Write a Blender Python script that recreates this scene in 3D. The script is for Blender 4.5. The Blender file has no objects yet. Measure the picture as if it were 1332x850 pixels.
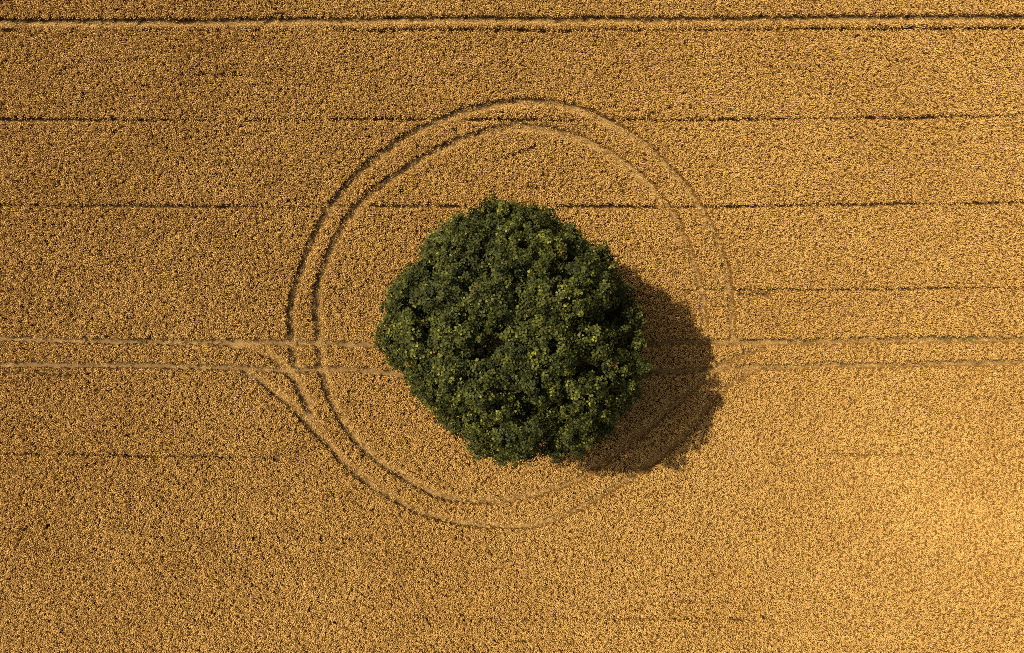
import bpy, math
import numpy as np
from mathutils import Vector

rng = np.random.default_rng(11)
scene = bpy.context.scene
COL = scene.collection
R = math.radians

# ---------------------------------------------------------------- scale
PPM = 18.0            # photograph pixels per metre at the height of the ears
TOP = 0.74            # height of the ears above the soil
CAM_H = 50.0          # camera above the ears
CX, CY = 666.0, 425.0

def W(px, py):        # ground plan position (metres) of a place in the aerial plan
    return ((px - CX) / PPM, (CY - py) / PPM)

SUN_EL = 54.3
SUN_XY = np.array([-0.926, 0.379])      # horizontal direction towards the sun

# ---------------------------------------------------------------- helpers
def tag(o, label=None, cat=None, group=None, kind=None):
    if label: o['label'] = label
    if cat: o['category'] = cat
    if group: o['group'] = group
    if kind: o['kind'] = kind
    return o

def mesh_np(name, verts, faces_flat, sizes, mats, mat_idx=None, smooth=False):
    """mesh from numpy arrays (faces_flat: vertex indices, sizes: corners per face)"""
    me = bpy.data.meshes.new(name)
    verts = np.asarray(verts, dtype=np.float32)
    faces_flat = np.asarray(faces_flat, dtype=np.int32)
    sizes = np.asarray(sizes, dtype=np.int32)
    me.vertices.add(len(verts)); me.vertices.foreach_set('co', verts.ravel())
    me.loops.add(len(faces_flat)); me.loops.foreach_set('vertex_index', faces_flat)
    me.polygons.add(len(sizes))
    st = np.concatenate([[0], np.cumsum(sizes)[:-1]]).astype(np.int32)
    me.polygons.foreach_set('loop_start', st)
    for m in mats: me.materials.append(m)
    if mat_idx is not None:
        me.polygons.foreach_set('material_index', np.asarray(mat_idx, dtype=np.int32))
    if smooth:
        me.polygons.foreach_set('use_smooth', np.ones(len(sizes), dtype=bool))
    me.update(calc_edges=True); me.validate()
    return me

def value_noise(x, y, scale, seed):
    """smooth 2-D value noise in 0..1"""
    g = np.random.default_rng(seed).random((256, 256))
    u = x / scale + 1000.0; v = y / scale + 1000.0
    i = np.floor(u).astype(int); j = np.floor(v).astype(int)
    fu = u - i; fv = v - j
    fu = fu * fu * (3 - 2 * fu); fv = fv * fv * (3 - 2 * fv)
    a = g[i % 256, j % 256]; b = g[(i + 1) % 256, j % 256]
    c = g[i % 256, (j + 1) % 256]; d = g[(i + 1) % 256, (j + 1) % 256]
    return (a * (1 - fu) + b * fu) * (1 - fv) + (c * (1 - fu) + d * fu) * fv

# ---------------------------------------------------------------- materials
def new_mat(name):
    m = bpy.data.materials.new(name); m.use_nodes = True
    nt = m.node_tree; nt.nodes.clear()
    out = nt.nodes.new('ShaderNodeOutputMaterial')
    return m, nt, out

def ramp(nt, stops):
    r = nt.nodes.new('ShaderNodeValToRGB')
    e = r.color_ramp.elements
    while len(e) < len(stops): e.new(0.5)
    for k, (p, c) in enumerate(stops):
        e[k].position = p; e[k].color = (*c, 1)
    return r

def straw_material(name, stops, transl=0.25, rough=0.55, spec=0.25):
    """dry plant matter; the colour varies from plant to plant"""
    m, nt, out = new_mat(name)
    at = nt.nodes.new('ShaderNodeAttribute'); at.attribute_type = 'INSTANCER'; at.attribute_name = 'tint'
    at2 = nt.nodes.new('ShaderNodeAttribute'); at2.attribute_type = 'GEOMETRY'; at2.attribute_name = 'shade'
    mx = nt.nodes.new('ShaderNodeMath'); mx.operation = 'ADD'
    m1 = nt.nodes.new('ShaderNodeMath'); m1.operation = 'MULTIPLY'; m1.inputs[1].default_value = 0.5
    m2 = nt.nodes.new('ShaderNodeMath'); m2.operation = 'MULTIPLY'; m2.inputs[1].default_value = 0.5
    nt.links.new(at.outputs['Fac'], m1.inputs[0]); nt.links.new(at2.outputs['Fac'], m2.inputs[0])
    nt.links.new(m1.outputs[0], mx.inputs[0]); nt.links.new(m2.outputs[0], mx.inputs[1])
    rp = ramp(nt, stops); nt.links.new(mx.outputs[0], rp.inputs[0])
    p = nt.nodes.new('ShaderNodeBsdfPrincipled')
    p.inputs['Roughness'].default_value = rough
    p.inputs['Specular IOR Level'].default_value = spec
    nt.links.new(rp.outputs[0], p.inputs['Base Color'])
    t = nt.nodes.new('ShaderNodeBsdfTranslucent'); nt.links.new(rp.outputs[0], t.inputs['Color'])
    ms = nt.nodes.new('ShaderNodeMixShader'); ms.inputs[0].default_value = transl
    nt.links.new(p.outputs[0], ms.inputs[1]); nt.links.new(t.outputs[0], ms.inputs[2])
    nt.links.new(ms.outputs[0], out.inputs['Surface'])
    return m

M_ear = straw_material('ripe_ear', [(0.0, (0.25, 0.112, 0.021)), (0.3, (0.45, 0.235, 0.050)),
                                    (0.55, (0.655, 0.365, 0.082)), (0.8, (0.79, 0.505, 0.155)), (1.0, (0.60, 0.41, 0.085))], 0.05, 0.5, 0.3)
M_straw = straw_material('dry_straw', [(0.0, (0.15, 0.065, 0.012)), (0.5, (0.25, 0.12, 0.024)),
                                       (1.0, (0.38, 0.20, 0.048))], 0.10, 0.5, 0.25)
M_lodged = straw_material('lodged_straw', [(0.0, (0.16, 0.088, 0.022)), (0.5, (0.27, 0.155, 0.042)),
                                           (1.0, (0.38, 0.235, 0.072))], 0.06, 0.6, 0.2)
M_weed = straw_material('weed_leaf', [(0.0, (0.10, 0.09, 0.015)), (0.5, (0.15, 0.14, 0.025)),
                                      (1.0, (0.24, 0.20, 0.04))], 0.3, 0.5, 0.25)

def soil_material():
    m, nt, out = new_mat('dry_soil')
    geo = nt.nodes.new('ShaderNodeNewGeometry')
    n1 = nt.nodes.new('ShaderNodeTexNoise'); n1.inputs['Scale'].default_value = 3.0; n1.inputs['Detail'].default_value = 8
    n2 = nt.nodes.new('ShaderNodeTexNoise'); n2.inputs['Scale'].default_value = 22.0; n2.inputs['Detail'].default_value = 5
    nt.links.new(geo.outputs['Position'], n1.inputs['Vector']); nt.links.new(geo.outputs['Position'], n2.inputs['Vector'])
    r1 = ramp(nt, [(0.3, (0.085, 0.046, 0.014)), (0.7, (0.165, 0.092, 0.030))])
    r2 = ramp(nt, [(0.5, (0, 0, 0)), (0.68, (1, 1, 1))])
    nt.links.new(n1.outputs['Fac'], r1.inputs[0]); nt.links.new(n2.outputs['Fac'], r2.inputs[0])
    mix = nt.nodes.new('ShaderNodeMix'); mix.data_type = 'RGBA'
    nt.links.new(r2.outputs[0], mix.inputs['Factor']); nt.links.new(r1.outputs[0], mix.inputs[6])
    mix.inputs[7].default_value = (0.19, 0.12, 0.045, 1)        # bits of chaff on the soil
    p = nt.nodes.new('ShaderNodeBsdfPrincipled'); p.inputs['Roughness'].default_value = 0.95
    p.inputs['Specular IOR Level'].default_value = 0.1
    nt.links.new(mix.outputs[2], p.inputs['Base Color'])
    b = nt.nodes.new('ShaderNodeBump'); b.inputs['Strength'].default_value = 0.6; b.inputs['Distance'].default_value = 0.05
    nt.links.new(n2.outputs['Fac'], b.inputs['Height']); nt.links.new(b.outputs[0], p.inputs['Normal'])
    nt.links.new(p.outputs[0], out.inputs['Surface'])
    return m
M_soil = soil_material()

def leaf_material():
    m, nt, out = new_mat('tree_leaf')
    at = nt.nodes.new('ShaderNodeAttribute'); at.attribute_type = 'GEOMETRY'; at.attribute_name = 'leaf_tint'
    rp = ramp(nt, [(0.0, (0.010, 0.012, 0.004)), (0.30, (0.024, 0.027, 0.006)), (0.55, (0.066, 0.067, 0.011)),
                   (0.70, (0.165, 0.16, 0.022)), (0.9, (0.27, 0.245, 0.04)), (0.93, (0.15, 0.075, 0.022)), (1.0, (0.20, 0.09, 0.025))])
    nt.links.new(at.outputs['Fac'], rp.inputs[0])
    p = nt.nodes.new('ShaderNodeBsdfPrincipled'); p.inputs['Roughness'].default_value = 0.42
    p.inputs['Specular IOR Level'].default_value = 0.06
    nt.links.new(rp.outputs[0], p.inputs['Base Color'])
    t = nt.nodes.new('ShaderNodeBsdfTranslucent'); nt.links.new(rp.outputs[0], t.inputs['Color'])
    ms = nt.nodes.new('ShaderNodeMixShader'); ms.inputs[0].default_value = 0.09
    nt.links.new(p.outputs[0], ms.inputs[1]); nt.links.new(t.outputs[0], ms.inputs[2])
    nt.links.new(ms.outputs[0], out.inputs['Surface'])
    return m
M_leaf = leaf_material()

def bark_material():
    m, nt, out = new_mat('bark')
    geo = nt.nodes.new('ShaderNodeNewGeometry')
    mp = nt.nodes.new('ShaderNodeMapping'); mp.inputs['Scale'].default_value = (9, 9, 1.5)
    n = nt.nodes.new('ShaderNodeTexNoise'); n.inputs['Scale'].default_value = 1.5; n.inputs['Detail'].default_value = 8
    nt.links.new(geo.outputs['Position'], mp.inputs[0]); nt.links.new(mp.outputs[0], n.inputs['Vector'])
    rp = ramp(nt, [(0.3, (0.045, 0.033, 0.022)), (0.7, (0.14, 0.11, 0.08))]); nt.links.new(n.outputs['Fac'], rp.inputs[0])
    p = nt.nodes.new('ShaderNodeBsdfPrincipled'); p.inputs['Roughness'].default_value = 0.9
    nt.links.new(rp.outputs[0], p.inputs['Base Color'])
    b = nt.nodes.new('ShaderNodeBump'); b.inputs['Strength'].default_value = 0.8; b.inputs['Distance'].default_value = 0.06
    nt.links.new(n.outputs['Fac'], b.inputs['Height']); nt.links.new(b.outputs[0], p.inputs['Normal'])
    nt.links.new(p.outputs[0], out.inputs['Surface'])
    return m
M_bark = bark_material()

# ---------------------------------------------------------------- ground
def build_ground():
    n = 60; S = 1500.0
    t = np.linspace(-1, 1, n + 1); a = np.sign(t) * np.abs(t) ** 2.2 * S
    X, Y = np.meshgrid(a, a, indexing='ij')
    far = np.clip((np.hypot(X, Y) - 120) / 400, 0, 1)
    Z = far * (value_noise(X, Y, 260.0, 5) - 0.5) * 6.0
    v = np.stack([X.ravel(), Y.ravel(), Z.ravel()], 1)
    i, j = np.meshgrid(np.arange(n), np.arange(n), indexing='ij')
    q = (i * (n + 1) + j).ravel()
    f = np.stack([q, q + n + 1, q + n + 2, q + 1], 1).ravel()
    me = mesh_np('ground', v, f, np.full(n * n, 4), [M_soil], smooth=True)
    o = bpy.data.objects.new('ground', me); COL.objects.link(o)
    tag(o, 'bare brown soil under the ripe wheat, strewn with chaff', 'ground', kind='structure')
build_ground()

# ---------------------------------------------------------------- wheel ruts and drill gaps (plan positions)
# every rut: list of (x, y, strength); strength 1 = fully flattened, lower = half recovered
def S(pts, s): return [(x, y, s) for x, y in pts]
RUTS = [
 # outer wheel of the circle round the tree
 S([(377,400),(375,420),(379,442),(380,473),(386,500),(396,525),(410,562),(428,581),(446,603),(466,621),(491,639),(523,656),(545,667),(568,675),(605,683),(650,688)],1.0)
 + [(685,686,.85),(712,682,.75),(749,664,.6),(785,644,.6),(824,620,.7),(852,602,.8),(878,580,.9),(906,558,.9),(920,535,.9),(934,512,.6),(958,492,.4),(985,480,.3)],
 S([(377,400),(381,381),(393,346),(407,303),(425,272),(460,228),(499,193),(539,171),(588,148),(635,135),(680,129),(722,132)],1.0)
 + [(764,143,.9),(800,163,.75),(839,182,.7),(865,212,.7),(890,238,.75),(905,258,.7),(921,285,.65),(939,317,.6),(948,359,.55),(953,398,.5),(955,440,.5)],
 # inner wheel
 S([(410,400),(413,442),(414,465),(421,499),(432,533),(450,560),(473,587),(496,605),(523,621),(556,639),(586,650),(610,654),(644,655)],1.0)
 + [(680,648,.8),(725,637,.8),(755,624,.7),(790,602,.6),(815,582,.7),(838,564,.8),(877,530,.9),(900,510,.9),(917,496,.8),(940,474,.6),(958,463,.6),(994,451,.5)],
 S([(410,400),(410,385),(420,345),(432,315),(449,285),(472,258),(500,236),(545,208),(590,184),(635,167),(680,161),(725,168)],1.0)
 + [(770,182,.8),(815,210,.75),(843,238,.75),(865,261,.7),(882,285,.6),(900,328,.55),(916,377,.5),(918,423,.5)],
 # the straight tramline that runs past the tree
 S([(-900,432),(-300,436),(0,441),(100,444),(200,445),(300,445),(370,446),(440,447),(520,452),(600,457)],.95),
 S([(-900,465),(-300,470),(0,475),(100,476),(200,476),(300,479),(380,482),(440,481),(480,484),(530,490),(600,500)],.95),
 S([(720,457),(800,450),(860,447),(930,446),(1040,445),(1130,444),(1332,442),(1700,440),(2300,436)],.9),
 S([(720,500),(800,490),(860,484),(932,480),(1040,477),(1130,475),(1332,472),(1700,468),(2300,462)],.9),
 # where the driver swung out of the tramline
 S([(300,449),(328,453),(350,463),(370,478),(388,505),(404,528)],.6),
 S([(318,485),(336,493),(346,502),(365,516),(382,532),(398,549),(414,566)],.9),
 # the tramline at the far edge
 S([(-900,36),(-300,31),(0,27.5),(200,27.5),(400,25),(700,24),(1032,23),(1332,21),(1700,18),(2300,12)],.95),
]
BARE = {4, 5, 6, 7, 10}           # tramlines driven all season: mostly bare soil
# drill gaps: (points, half width in metres, chance)
GAPS = [
 ([(-900,160),(0,155),(110,156),(200,157)], .125, 1.0), ([(200,157),(450,155)], .065, .8),
 ([(450,155),(640,155),(760,157)], .10, .9), ([(790,156.5),(900,156),(1000,155),(1332,151),(1800,147),(2300,142)], .10, 1.0),
 ([(-900,262),(0,267),(120,268),(330,270)], .12, .95), ([(330,270),(480,269)], .065, .8), ([(480,269),(600,269)], .11, .85),
 ([(730,269),(852,269)], .12, .95), ([(874,270),(1000,268),(1332,263),(1800,258),(2300,252)], .095, .95),
 ([(890,378),(960,379)], .09, .6), ([(960,379),(1100,378),(1332,375),(1800,371),(2300,366)], .085, .9), ([(960,384.5),(1000,385)], .09, .8),
 ([(0,379),(300,381)], .07, .3),
 ([(-900,484),(0,485),(60,486.5),(95,487)], .12, 1.0), ([(95,487),(180,487)], .08, .5),
 ([(-900,580),(0,590),(116,592),(220,594),(270,595.5)], .085, 1.0), ([(270,595.5),(362,598)], .08, .7),
 ([(1040,591),(1190,592)], .075, .75), ([(1190,592),(1332,590),(2000,585)], .07, .4),
 ([(200,700),(320,701)], .08, .35), ([(320,701),(485,702)], .06, .7),
 ([(480,805),(600,806)], .08, .45), ([(600,806),(860,806)], .05, .85), ([(860,806),(1000,806)], .08, .5),
 ([(-900,98),(150,97)], .06, .3), ([(150,97),(335,97)], .07, .5), ([(500,98),(700,97)], .06, .3),
 ([(440,38.5),(700,39),(1032,37.5),(1332,36),(1800,34),(2300,30)], .10, 1.0), ([(-900,42),(0,39),(20,39)], .11, .9), ([(20,39),(440,38.5)], .08, .5),
 ([(820,384),(900,388),(930,391)], .07, .5), ([(840,356),(930,358)], .07, .5),
]
# odd little holes and tears in the crop
PITS = [([(652,207),(668,203),(680,195),(699,190)], .12), ([(708,218),(709,258)], .10), ([(735,222),(738,225)], .16),
        ([(500,240),(506,236)], .14), ([(846,242),(868,232)], .13), ([(95,612),(126,604)], .10), 
        ([(28,690),(42,684)], .14), ([(470,596),(480,590)], .15), ([(806,238),(812,252)], .14), ([(690,245),(700,246)], .16),
        ([(185,112),(196,114)], .18), ([(105,127),(112,129)], .18), ([(150,170),(146,172)], .2), ([(845,150),(862,144)], .14),
        ([(870,140),(880,137)], .13), ([(520,250),(524,252)], .2), ([(1080,120),(1084,115)], .18), ([(1232,105),(1225,108)], .13),
        ([(855,604),(862,600)], .14), ([(797,630),(806,634)], .12), ([(450,520),(456,524)], .15), ([(430,640),(436,646)], .15)]
def xy(pts): return np.array([W(p[0], p[1]) for p in pts])

def seg_dist(P, A, B):
    d = B - A; L2 = (d * d).sum() + 1e-9
    t = np.clip(((P - A) @ d) / L2, 0, 1)
    C = A + t[:, None] * d
    return np.hypot(*(P - C).T), t

def dist_poly(P, pts, reach):
    """distance to a polyline, its strength and direction there"""
    q = xy(pts); st = np.array([p[2] if len(p) > 2 else 1.0 for p in pts])
    best = np.full(len(P), 1e6); s = np.zeros(len(P)); ang = np.zeros(len(P)); side = np.zeros(len(P))
    for k in range(len(q) - 1):
        lo = np.minimum(q[k], q[k + 1]) - reach; hi = np.maximum(q[k], q[k + 1]) + reach
        idx = np.where((P[:, 0] > lo[0]) & (P[:, 0] < hi[0]) & (P[:, 1] > lo[1]) & (P[:, 1] < hi[1]))[0]
        if not len(idx): continue
        d, t = seg_dist(P[idx], q[k], q[k + 1])
        m = d < best[idx]; ii = idx[m]
        best[ii] = d[m]; s[ii] = st[k] + (st[k + 1] - st[k]) * t[m]
        e = q[k + 1] - q[k]; ang[ii] = math.atan2(e[1], e[0])
        side[ii] = np.sign((P[ii] - q[k]) @ np.array([-e[1], e[0]]))
    return best, s, ang, side

def smooth_poly(pts, n=6):
    """Catmull-Rom through the rut's points, so that curves have no corners"""
    P = np.array(pts, float); Q = np.vstack([2 * P[0] - P[1], P, 2 * P[-1] - P[-2]])
    out = []
    for k in range(1, len(Q) - 2):
        a, b, c, d = Q[k - 1], Q[k], Q[k + 1], Q[k + 2]
        for t in np.linspace(0, 1, n, endpoint=False):
            out.append(0.5 * (2 * b + (c - a) * t + (2 * a - 5 * b + 4 * c - d) * t * t + (3 * b - a - 3 * c + d) * t ** 3))
    out.append(P[-1])
    return [tuple(p) for p in out]
RUTS = [[(p[0], p[1], p[2] if p[2] >= 1 else .6 + .38 * p[2]) for p in r] if k < 4 else r for k, r in enumerate(RUTS)]
def relax(r, n=3):               # evens out the driver's line
    P = np.array(r, float)
    for _ in range(n):
        Q = P.copy(); Q[1:-1] = P[1:-1] * .5 + (P[:-2] + P[2:]) * .25
        P = Q
    return [tuple(p) for p in P]
RUTS = [smooth_poly(r, 4) for r in RUTS]
RUTS = [relax(r, 14) if k < 4 else relax(r, 3) for k, r in enumerate(RUTS)]

# ---------------------------------------------------------------- wheat
class MB:
    def __init__(s): s.v = []; s.f = []; s.n = []; s.m = []; s.sh = []
    def add(s, vs, fs, mi, shade):
        o = sum(len(a) for a in s.v) if False else s.cnt if hasattr(s, 'cnt') else 0
        s.v.extend(vs); s.cnt = o + len(vs)
        for f in fs:
            s.f.extend([o + k for k in f]); s.n.append(len(f)); s.m.append(mi); s.sh.append(shade)
    def mesh(s, name, mats):
        me = mesh_np(name, np.array(s.v), s.f, s.n, mats, s.m)
        a = me.attributes.new('shade', 'FLOAT', 'FACE'); a.data.foreach_set('value', np.array(s.sh, dtype=np.float32))
        return me

def unit(v): return v / (np.linalg.norm(v) + 1e-9)

def add_ribbon(mb, pts, w, mi, shade, g):
    """thin blade through points"""
    pts = np.array(pts); vs = []
    side = unit(np.cross(unit(pts[-1] - pts[0]), unit(g.normal(size=3))))
    for k, p in enumerate(pts):
        ww = w * (1 if k < len(pts) - 1 else 0.3)
        vs += [p - side * ww * .5, p + side * ww * .5]
    mb.add(vs, [(2 * k, 2 * k + 1, 2 * k + 3, 2 * k + 2) for k in range(len(pts) - 1)], mi, shade)

def add_ear(mb, p, d, L, r, mi, shade, g):
    d = unit(d); a = unit(np.cross(d, [0.3, 0.5, 0.81])); b = np.cross(d, a)
    ph = g.random() * 6.28
    ring = lambda t, rr, e: [p + d * L * t + (a * math.cos(ph + k * 2.094 + e) + b * math.sin(ph + k * 2.094 + e)) * rr for k in range(3)]
    vs = [p] + ring(.28, r, 0) + ring(.72, r * .85, .5) + [p + d * L]
    fs = []
    for k in range(3):
        n = (k + 1) % 3
        fs += [(0, 1 + n, 1 + k), (1 + k, 1 + n, 4 + n, 4 + k), (4 + k, 4 + n, 7)]
    mb.add(vs, fs, mi, shade)

def make_tuft(seed, n_ear, rad, lodged=False):
    g = np.random.default_rng(seed); mb = MB()
    for k in range(n_ear):
        rr = rad * math.sqrt(g.random()); th = g.random() * 6.283
        base = np.array([rr * math.cos(th) * .8, rr * math.sin(th) * .8, 0.0])
        lean = g.normal(size=2) * 0.07
        h = TOP - 0.06 - 0.10 * g.random() ** 1.5
        top = np.array([base[0] * 1.15 + lean[0], base[1] * 1.15 + lean[1], h])
        sh = g.random()
        add_ribbon(mb, [base, base * .5 + top * .5, top], 0.006, 1, sh * .8 + .1, g)
        nod = R(g.uniform(5, 78)); az = g.normal() * 0.8 + (0.0 if g.random() < .7 else g.random() * 6.28)
        d = np.array([math.sin(nod) * math.cos(az), math.sin(nod) * math.sin(az), math.cos(nod)])
        add_ear(mb, top, d, g.uniform(.10, .145), g.uniform(.015, .022), 0, sh, g)
        if g.random() < .6:      # dry leaf blade, drooping
            t = g.uniform(.45, .85); p0 = base * (1 - t) + top * t; az = g.random() * 6.283; Ln = g.uniform(.10, .2)
            u = np.array([math.cos(az), math.sin(az), 0])
            add_ribbon(mb, [p0, p0 + u * Ln * .5 + [0, 0, Ln * .25], p0 + u * Ln + [0, 0, -Ln * .35]], 0.013, 1, g.random(), g)
    for k in range(7):           # dense lower leaves and tillers between the stems
        az = g.random() * 6.283; q = rad * .8 * math.sqrt(g.random()); p0 = np.array([q * math.cos(az), q * math.sin(az), 0.0])
        a2 = g.random() * 6.283; u = np.array([math.cos(a2), math.sin(a2), 0]); hh = g.uniform(.40, .60)
        add_ribbon(mb, [p0, p0 + u * .03 + [0, 0, hh * .6], p0 + u * .08 + [0, 0, hh]], g.uniform(.022, .04), 1, g.random() * .6, g)
    return mb.mesh('wheat_tuft', [M_ear, M_straw])

def make_lodged(seed):
    """a mat of straw pressed flat along +X, in the wheel rut"""
    g = np.random.default_rng(seed); mb = MB()
    for k in range(46):
        p = np.array([g.uniform(-.22, .22), g.uniform(-.13, .13), g.uniform(.015, .10)])
        a = g.normal() * .35; L = g.uniform(.2, .5)
        u = np.array([math.cos(a), math.sin(a), g.uniform(-.08, .14)])
        w = g.uniform(.006, .018)
        s = np.array([-u[1], u[0], g.normal() * .3]) * w * .5
        e = p + u * L * .5; b = p - u * L * .5
        mb.add([b - s, b + s, e + s, e - s], [(0, 1, 2, 3)], 0, g.random())
        if g.random() < .45: add_ear(mb, e, u, .1, .013, 1, g.random(), g)
    return mb.mesh('lodged_tuft', [M_lodged, M_ear])

def variants(colname, objname, meshes):
    c = bpy.data.collections.new(colname)
    for me in meshes:
        c.objects.link(bpy.data.objects.new(objname, me))
    return c

def scatter(name, pos, rot, scl, idx, tint, coll, label, cat):
    me = bpy.data.meshes.new(name)
    me.vertices.add(len(pos)); me.vertices.foreach_set('co', pos.astype(np.float32).ravel())
    def attr(nm, ty, key, arr):
        a = me.attributes.new(nm, ty, 'POINT'); a.data.foreach_set(key, arr.ravel())
    attr('rot', 'FLOAT_VECTOR', 'vector', rot.astype(np.float32))
    attr('scl', 'FLOAT_VECTOR', 'vector', scl.astype(np.float32))
    attr('idx', 'INT', 'value', idx.astype(np.int32))
    attr('tint', 'FLOAT', 'value', tint.astype(np.float32))
    me.update()
    o = bpy.data.objects.new(name, me); COL.objects.link(o)
    tag(o, label, cat, kind='stuff')
    ng = bpy.data.node_groups.new(name + '_scatter', 'GeometryNodeTree')
    ng.interface.new_socket('Geometry', in_out='INPUT', socket_type='NodeSocketGeometry')
    ng.interface.new_socket('Geometry', in_out='OUTPUT', socket_type='NodeSocketGeometry')
    N = ng.nodes; L = ng.links
    gi = N.new('NodeGroupInput'); go = N.new('NodeGroupOutput')
    ci = N.new('GeometryNodeCollectionInfo'); ci.inputs['Collection'].default_value = coll
    ci.inputs['Separate Children'].default_value = True; ci.inputs['Reset Children'].default_value = True
    ip = N.new('GeometryNodeInstanceOnPoints'); ip.inputs['Pick Instance'].default_value = True
    def named(nm, ty):
        n = N.new('GeometryNodeInputNamedAttribute'); n.data_type = ty; n.inputs['Name'].default_value = nm
        return n.outputs['Attribute']
    er = N.new('FunctionNodeEulerToRotation')
    L.new(named('rot', 'FLOAT_VECTOR'), er.inputs[0]); L.new(er.outputs[0], ip.inputs['Rotation'])
    L.new(named('scl', 'FLOAT_VECTOR'), ip.inputs['Scale']); L.new(named('idx', 'INT'), ip.inputs['Instance Index'])
    L.new(gi.outputs[0], ip.inputs['Points']); L.new(ci.outputs[0], ip.inputs['Instance'])
    L.new(ip.outputs[0], go.inputs[0])
    mod = o.modifiers.new('scatter', 'NODES'); mod.node_group = ng
    return o

HX, HY = 54.0, 40.0
SPX, SPY = 0.155, 0.15
def plant_grid():
    nx = int(2 * HX / SPX); ny = int(2 * HY / SPY)
    I, J = np.meshgrid(np.arange(nx), np.arange(ny), indexing='ij')
    x = -HX + (I + .5 * (J % 2)) * SPX + rng.uniform(-.5, .5, I.shape) * SPX
    y = -HY + J * SPY + rng.uniform(-.28, .28, I.shape) * SPY
    return np.stack([x.ravel(), y.ravel()], 1)

LEAN = (.30, -.12)             # the wind has set the whole crop leaning the same way
def build_wheat():
    P = plant_grid()
    # skew rows very slightly, as the drill ran
    n = len(P)
    h = np.ones(n)
    keep = np.ones(n, bool)
    leanx = np.zeros(n); leany = np.zeros(n)
    wob = (value_noise(P[:, 0], P[:, 1], .55, 21) - .5) * .03 + (value_noise(P[:, 0], P[:, 1], 1.7, 22) - .5) * .03
    u = rng.random(n)
    lod_p = []; lod_a = []
    for kr, r in enumerate(RUTS):
        d, s, ang, side = dist_poly(P, r, 1.2)
        dd = d + wob + (.05 if kr in BARE else 0)
        core = dd < .265
        rem = core & (u < s * (1.05 if kr in BARE else .84))
        keep &= ~rem
        part = core & ~rem
        h[part] = np.minimum(h[part], .36 + .34 * rng.random(part.sum()))
        edge = (dd >= .265) & (dd < .42)
        h[edge] = np.minimum(h[edge], 1 - (.16 * s[edge]) * rng.random(edge.sum()))
        k = edge * s * -.06
        leanx += -np.sin(ang) * side * -k; leany += np.cos(ang) * side * -k
        half = core & (s < .75)
        leanx += half * np.cos(ang) * .4; leany += half * np.sin(ang) * .4
    for pts, w, ch in GAPS:
        d, _, _, _ = dist_poly(P, pts, .6)
        broken = value_noise(P[:, 0], P[:, 1], 1.1, 33) * .7 + rng.random(n) * .3 if ch < .9 else np.zeros(n)
        keep &= ~((d + wob * .25 < w + .008) & (broken < ch * .95))
    for pts, w in PITS:
        d, _, _, _ = dist_poly(P, pts, .8)
        keep &= ~((d + wob * .4 < w * .75))
    # thin spots scattered over the field
    thin = value_noise(P[:, 0], P[:, 1], .42, 41) * .7 + value_noise(P[:, 0], P[:, 1], 2.6, 42) * .3
    keep &= ~((thin < .05))
    band = value_noise(P[:, 0] * .05, P[:, 1], .34, 81) * .6 + value_noise(P[:, 0] * .06, P[:, 1], .9, 82) * .4
    h *= 1 + (band - .5) * .17
    h *= 1 + (value_noise(P[:, 0], P[:, 1], .30, 51) - .5) * .20 + (value_noise(P[:, 0], P[:, 1], 5.0, 52) - .5) * .10 + rng.normal(size=n) * .10
    keep &= np.hypot(P[:, 0], P[:, 1]) > 1.2
    x, y = P[:, 0], P[:, 1]
    leanx += (value_noise(x, y, 3.2, 61) - .5) * .20 + LEAN[0] + rng.normal(size=n) * .05
    leany += (value_noise(x, y, 3.2, 62) - .5) * .20 + LEAN[1] + rng.normal(size=n) * .05
    tint = .2 + .6 * (value_noise(x, y, 7.0, 71) * .35 + value_noise(x, y, .8, 72) * .3 + rng.random(n) * .35)
    K = np.where(keep)[0]
    pos = np.stack([x[K] - LEAN[0] * TOP, y[K] - LEAN[1] * TOP, np.zeros(len(K))], 1)
    rz = -.35 + rng.normal(size=len(K)) * 1.1
    lx = np.cos(rz) * leanx[K] + np.sin(rz) * leany[K]; ly = -np.sin(rz) * leanx[K] + np.cos(rz) * leany[K]
    rot = np.stack([-ly, lx, rz], 1)
    hs = np.clip(h[K], .3, 1.25); ws = rng.uniform(.85, 1.15, len(K))
    scl = np.stack([ws, ws, hs], 1)
    NV = 14
    tufts = variants('wheat_tufts', 'wheat_tuft', [make_tuft(100 + k, 9, .068) for k in range(NV)])
    scatter('wheat', pos, rot, scl, rng.integers(0, NV, len(K)), tint[K], tufts,
            'ripe golden wheat standing all over the field round the tree', 'wheat')
    # flattened straw on the rut floors
    px = []; pr = []
    for kr, r in enumerate(RUTS):
        bare = kr in BARE
        q = xy(r); st = [p[2] for p in r]
        for k in range(len(q) - 1):
            L = np.hypot(*(q[k + 1] - q[k]))
            m = max(1, int(L / .11)); a = math.atan2(*(q[k + 1] - q[k])[::-1])
            t = rng.random(m * 2)
            c = q[k] + t[:, None] * (q[k + 1] - q[k])
            off = rng.uniform(-.32, .32, m * 2); c = c + off[:, None] * np.array([-math.sin(a), math.cos(a)])
            ok = (np.abs(c[:, 0]) < HX) & (np.abs(c[:, 1]) < HY) & (np.hypot(c[:, 0], c[:, 1]) > 1.2) & (rng.random(len(c)) < ((.07 if kr < 6 else .5) if bare else (.34 if st[k] > .97 else .9)))
            px.append(c[ok]); pr.append(np.full(ok.sum(), a))
    px = np.vstack(px); pr = np.concatenate(pr); m = len(px)
    pos = np.column_stack([px, rng.uniform(0, .05, m)])
    rot = np.column_stack([rng.normal(size=m) * .06, rng.normal(size=m) * .10, pr + rng.normal(size=m) * .2])
    ws = rng.uniform(.8, 1.2, m); scl = np.column_stack([ws, ws, rng.uniform(.8, 1.6, m)])
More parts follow.
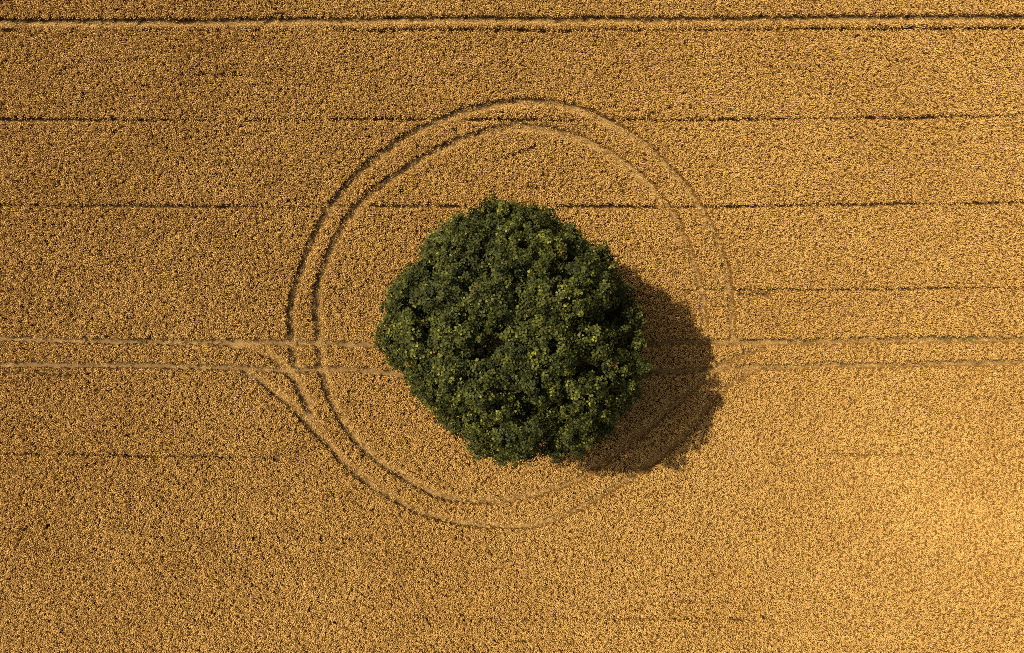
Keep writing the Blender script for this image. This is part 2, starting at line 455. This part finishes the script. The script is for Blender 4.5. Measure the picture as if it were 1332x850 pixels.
    lod = variants('lodged_tufts', 'lodged_tuft', [make_lodged(300 + k) for k in range(8)])
    scatter('flattened_straw', pos, rot, scl, rng.integers(0, 8, m), rng.random(m), lod,
            'pale flattened straw pressed into the wheel ruts circling the tree', 'straw')
build_wheat()

# a little green regrowth in the rut towards the right edge and by the far tramline
def build_weeds():
    def weed(seed):
        g = np.random.default_rng(seed); mb = MB()
        for k in range(16):
            az = g.random() * 6.283; L = g.uniform(.12, .3); u = np.array([math.cos(az), math.sin(az), 0])
            b = u * g.uniform(0, .06)
            add_ribbon(mb, [b, b + u * L * .45 + [0, 0, L * .6], b + u * L + [0, 0, L * .5]], .022, 0, g.random(), g)
        return mb.mesh('weed_tuft', [M_weed])
    pts = []
    for (x0, y0, x1, y1, n) in [(1222, 442.5, 1275, 442.5, 16), (1160, 36.5, 1300, 36, 14), (0, 27, 210, 27.5, 18), (150, 441, 185, 443, 8)]:
        for k in range(n):
            t = rng.random(); a = np.array(W(x0 + (x1 - x0) * t, y0 + (y1 - y0) * t)) + rng.normal(size=2) * [.05, .07]
            pts.append((*a, 0))
    pos = np.array(pts); m = len(pos)
    rot = np.column_stack([np.zeros(m), np.zeros(m), rng.random(m) * 6.283]); s = rng.uniform(.8, 1.5, m)
    scatter('weeds', pos, rot, np.column_stack([s, s, s]), rng.integers(0, 4, m), rng.random(m),
            variants('weed_tufts', 'weed_tuft', [weed(500 + k) for k in range(4)]),
            'sparse green weeds growing along the straight wheel ruts', 'weeds')
build_weeds()

# ---------------------------------------------------------------- the tree
ZC, BZ = 9.3, 7.0                        # middle of the crown and half its height
OUT = [(643,253),(658,265),(669,281),(687,270),(715,274),(719,284),(724,295),(745,299),(754,311),(757,322),(787,327),(794,341),(788,360),(806,369),
       (820,384),(822,405),(839,419),(838,434),(830,456),(834,485),(824,513),(815,530),(790,550),(773,566),(756,578),(731,592),(700,586),(661,599),
       (646,591),(614,589),(609,566),(599,563),(573,553),(580,535),(563,527),(547,521),(539,508),(529,490),(511,472),(493,446),(496,426),(503,402),
       (512,378),(522,357),(543,346),(557,340),(557,320),(562,305),(583,291),(611,279),(630,266)]
MAG = CAM_H / (CAM_H + TOP - (ZC + .9))
o_xy = np.array([W(*p) for p in OUT]) / MAG
o_ang = np.arctan2(o_xy[:, 1], o_xy[:, 0]); o_rad = np.hypot(o_xy[:, 0], o_xy[:, 1])
so = np.argsort(o_ang); o_ang = o_ang[so]; o_rad = o_rad[so]
def crown_radius(th):
    return np.interp(th, o_ang, o_rad, period=2 * math.pi)

def build_tree():
    root = bpy.data.objects.new('broadleaf_tree', None); COL.objects.link(root); root.location = (0, 0, 0)
    tag(root, 'lone dark green broadleaf tree with a round crown in the middle of the wheat field', 'tree')
    g = np.random.default_rng(5)
    # ---- clumps of foliage
    clumps = []
    n = 112
    for k in range(n):
        sz = 1 - (k + .5) / n * 1.72
        ph = math.asin(max(-1, min(1, sz))); th = k * 2.39996 + g.normal() * .06
        th = (th + math.pi) % (2 * math.pi) - math.pi
        ph += g.normal() * .05
        rc = g.uniform(.8, 1.4) * (1.0 if ph > -.2 else 1.1)
        f = g.uniform(.94, 1.05) if g.random() < .7 else g.uniform(.72, .88)
        Rh = min(crown_radius(th + dt * rc / 7.5) for dt in (-.45, 0, .45))
        # keep each clump's outer side on the outline
        cosx = abs(math.cos(ph)) ** .8
        rr = max(0, Rh * cosx * f - rc * .8 * math.cos(ph)); zz = ZC + (BZ - rc * .7) * math.sin(ph) * f
        clumps.append((rr * math.cos(th), rr * math.sin(th), zz, rc, th, ph))
    for k in range(16):                      # top of the crown
        q = math.sqrt((k + .5) / 16) * 4.2; th = (k * 2.39996 + math.pi) % (2 * math.pi) - math.pi; rc = g.uniform(.9, 1.35)
        clumps.append((q * math.cos(th), q * math.sin(th), ZC + BZ * math.sqrt(1 - (q / 7.8) ** 2) - rc * g.uniform(.6, 1.7), rc, th, 1.25 - q * .12))
    for k in range(130):                     # inner foliage
        sz = .42 - (k + .5) / 130 * 1.05; ph = math.asin(sz); th = (k * 2.39996 + 1 + math.pi) % (2 * math.pi) - math.pi
        rr = crown_radius(th) * math.cos(ph) ** .8 * (.70 if k % 3 else .4); clumps.append((rr * math.cos(th), rr * math.sin(th), ZC + BZ * .62 * sz, 1.4, th, ph))
    for k in range(46):                      # twigs and leaves deep inside, behind the gaps
        sz = .98 - k / 46 * .75; ph = math.asin(sz); th = (k * 2.39996 + 2 + math.pi) % (2 * math.pi) - math.pi
        rr = crown_radius(th) * math.cos(ph) * .55; clumps.append((rr * math.cos(th), rr * math.sin(th), ZC + BZ * .52 * sz, 1.3, th, ph))
    # little sprigs that make the outline uneven
    for k in range(120):
        th = -math.pi + (k + g.random()) * 2 * math.pi / 120; ph = g.uniform(-.2, .4); rc = g.uniform(.35, .75)
        Rh = crown_radius(th); rr = Rh * abs(math.cos(ph)) ** .8 - rc * g.uniform(.6, .9) - .10
        clumps.append((rr * math.cos(th), rr * math.sin(th), ZC + BZ * math.sin(ph) * .95, rc, th, ph))
    V = []; tint = []
    lv = 0
    for (cx, cy, cz, rc, th, ph) in clumps:
        out = np.array([math.cos(th) * math.cos(ph), math.sin(th) * math.cos(ph), math.sin(ph)])
        # sprays of twigs over the clump's outer side, rosettes of leaves on every spray
        ns = max(4, int(19 * rc * rc))
        d = g.normal(size=(ns * 3, 3)); d /= np.linalg.norm(d, axis=1)[:, None]
        d = d[(d @ out) > -.15][:ns]
        sp = np.array([cx, cy, cz]) + d * (rc * g.uniform(.5, 1.0, len(d)) ** .6)[:, None]
        nr = 8
        sp = sp + out * (g.normal(size=len(d)) * .10)[:, None]
        e = g.normal(size=(len(d), nr, 3)); e /= np.linalg.norm(e, axis=2)[:, :, None]
        e += np.array([0, 0, .35]) + out * .25
        c = (sp[:, None, :] + e * (g.uniform(.14, .38, (len(d), nr)))[:, :, None]).reshape(-1, 3)
        dd = np.repeat(d, nr, 0); sprayt = np.repeat(g.normal(size=len(d)) * .05, nr); brn = np.repeat(g.random(len(d)) < .012, nr)
        m = len(c)
        nrm = dd * .45 + e.reshape(-1, 3) * .35 + out * .2 + np.array([0, 0, .3]) + g.normal(size=(m, 3)) * .42
        nrm /= np.linalg.norm(nrm, axis=1)[:, None]
        ctint = g.uniform(-.08, .08)
        for i in range(m):
            nl = g.integers(4, 7)
            nn = nrm[i]; a = np.cross(nn, [.31, .77, .55]); a /= np.linalg.norm(a); b = np.cross(nn, a)
            t0 = .385 + ctint + sprayt[i] + g.normal() * .08
            brown = brn[i] and g.random() < .13
            ph0 = g.random() * 6.283
            al = ph0 + np.arange(nl) * 6.283 / nl + g.normal(size=nl) * .2
            Ln = g.uniform(.115, .195, nl); droop = g.uniform(-.15, .55, nl)
            wd = Ln * g.uniform(.36, .5, nl)
            u = np.cos(al)[:, None] * a + np.sin(al)[:, None] * b
            s = -np.sin(al)[:, None] * a + np.cos(al)[:, None] * b
            base = c[i] + u * .03 + nn * g.uniform(0, .10, nl)[:, None]
            mid = base + u * (Ln * .55)[:, None] + nn * (.10 * Ln)[:, None]
            tip = base + u * Ln[:, None] - nn * (droop * Ln)[:, None]
            fold = nn * (wd * g.uniform(.1, .5, nl))[:, None]
            l = mid + s * wd[:, None] + fold; r = mid - s * wd[:, None] + fold
            q = np.stack([base, l, tip, r], 1)          # folded kite: (base, l, tip) and (base, tip, r)
            V.append(q.reshape(-1, 3))
            tt = np.clip(t0 + g.normal(size=nl) * .10, 0, .80)
            if brown: tt = g.uniform(.93, 1.0, nl)
            tint.append(tt)
    V = np.vstack(V); tint = np.concatenate(tint); nlv = len(tint)
    b4 = np.arange(nlv) * 4
    F = np.stack([b4, b4 + 1, b4 + 2, b4, b4 + 2, b4 + 3], 1).ravel()
    me = mesh_np('crown', V, F, np.full(nlv * 2, 3), [M_leaf])
    at = me.attributes.new('leaf_tint', 'FLOAT', 'FACE'); at.data.foreach_set('value', np.repeat(tint, 2).astype(np.float32))
    o = bpy.data.objects.new('crown', me); COL.objects.link(o); o.parent = root
    print('leaves', nlv)
    # ---- trunk and limbs
    def tube(name, pts, r0, r1, sides=10, flare=0):
        pts = np.array(pts); k = len(pts); vs = []; fs = []
        for i, p in enumerate(pts):
            tdir = unit(pts[min(i + 1, k - 1)] - pts[max(i - 1, 0)])
            a = unit(np.cross(tdir, [.2, .9, .1] if abs(tdir[1]) < .9 else [1, 0, 0])); b = np.cross(tdir, a)
            t = i / (k - 1); rr = r0 + (r1 - r0) * t + flare * math.exp(-t * 9)
            for s in range(sides):
                w = s * 6.283 / sides
                vs.append(p + (a * math.cos(w) + b * math.sin(w)) * rr * (1 + .1 * math.sin(3 * w + i)))
        for i in range(k - 1):
            for s in range(sides):
                n2 = (s + 1) % sides
                fs += [i * sides + s, i * sides + n2, (i + 1) * sides + n2, (i + 1) * sides + s]
        me = mesh_np(name, vs, fs, np.full((k - 1) * sides, 4), [M_bark], smooth=True)
        ob = bpy.data.objects.new(name, me); COL.objects.link(ob); ob.parent = root
        return ob
    zt = np.linspace(-.1, 13.5, 14)
    tube('trunk', [(.12 * math.sin(z * .6), .10 * math.cos(z * .5) - .1, z) for z in zt], .52, .12, 14, .3)
    for k in range(14):
        th = k * 2.4 + g.normal() * .2; z0 = 3.0 + k * .62; ph = .15 + .9 * k / 14
        Lr = float(crown_radius(((th + math.pi) % (2 * math.pi)) - math.pi)) * math.cos(ph * .75) * .72
        pts = []
        for t in np.linspace(0, 1, 8):
            rr = Lr * t; z = z0 + Lr * t * math.tan(ph) * .55 + .5 * math.sin(t * 3.1)
            wv = .25 * math.sin(t * 5 + k)
            pts.append((rr * math.cos(th) - wv * math.sin(th), rr * math.sin(th) + wv * math.cos(th), min(z, 14.5)))
        tube('limb', pts, .26 - k * .008, .05, 8)
build_tree()

# ---------------------------------------------------------------- light, sky, camera
w = bpy.data.worlds.new('World'); scene.world = w; w.use_nodes = True
nt = w.node_tree; bg = nt.nodes['Background']
sky = nt.nodes.new('ShaderNodeTexSky'); sky.sky_type = 'NISHITA'; sky.sun_disc = False
sky.sun_elevation = R(SUN_EL); sky.sun_rotation = math.atan2(SUN_XY[0], SUN_XY[1]) % (2 * math.pi)
sky.dust_density = 5.0
nt.links.new(sky.outputs[0], bg.inputs['Color']); bg.inputs['Strength'].default_value = 0.08

sl = bpy.data.lights.new('sun', 'SUN'); sl.energy = 4.6; sl.angle = R(.53); sl.color = (1.0, .93, .80)
so_ = bpy.data.objects.new('sun', sl); COL.objects.link(so_)
e = R(SUN_EL); sd = Vector((SUN_XY[0] * math.cos(e), SUN_XY[1] * math.cos(e), math.sin(e)))
so_.rotation_euler = (-sd).to_track_quat('-Z', 'Y').to_euler(); so_.location = sd * 80

cam = bpy.data.cameras.new('camera'); co = bpy.data.objects.new('camera', cam); COL.objects.link(co)
cam.sensor_width = 36; cam.lens = 36 * CAM_H * PPM / 1332
co.location = (0, 0, TOP + CAM_H); co.rotation_euler = (0, 0, 0)
cam.clip_end = 5000
scene.camera = co

scene.render.engine = 'CYCLES'
scene.cycles.max_bounces = 5; scene.cycles.diffuse_bounces = 3; scene.cycles.transmission_bounces = 3
scene.cycles.use_denoising = False
scene.cycles.pixel_filter_type = 'BLACKMAN_HARRIS'; scene.cycles.filter_width = 0.85
vs = scene.view_settings
vs.view_transform = 'Standard'; vs.look = 'None'; vs.gamma = 1; vs.exposure = 0.84; vs.use_curve_mapping = False
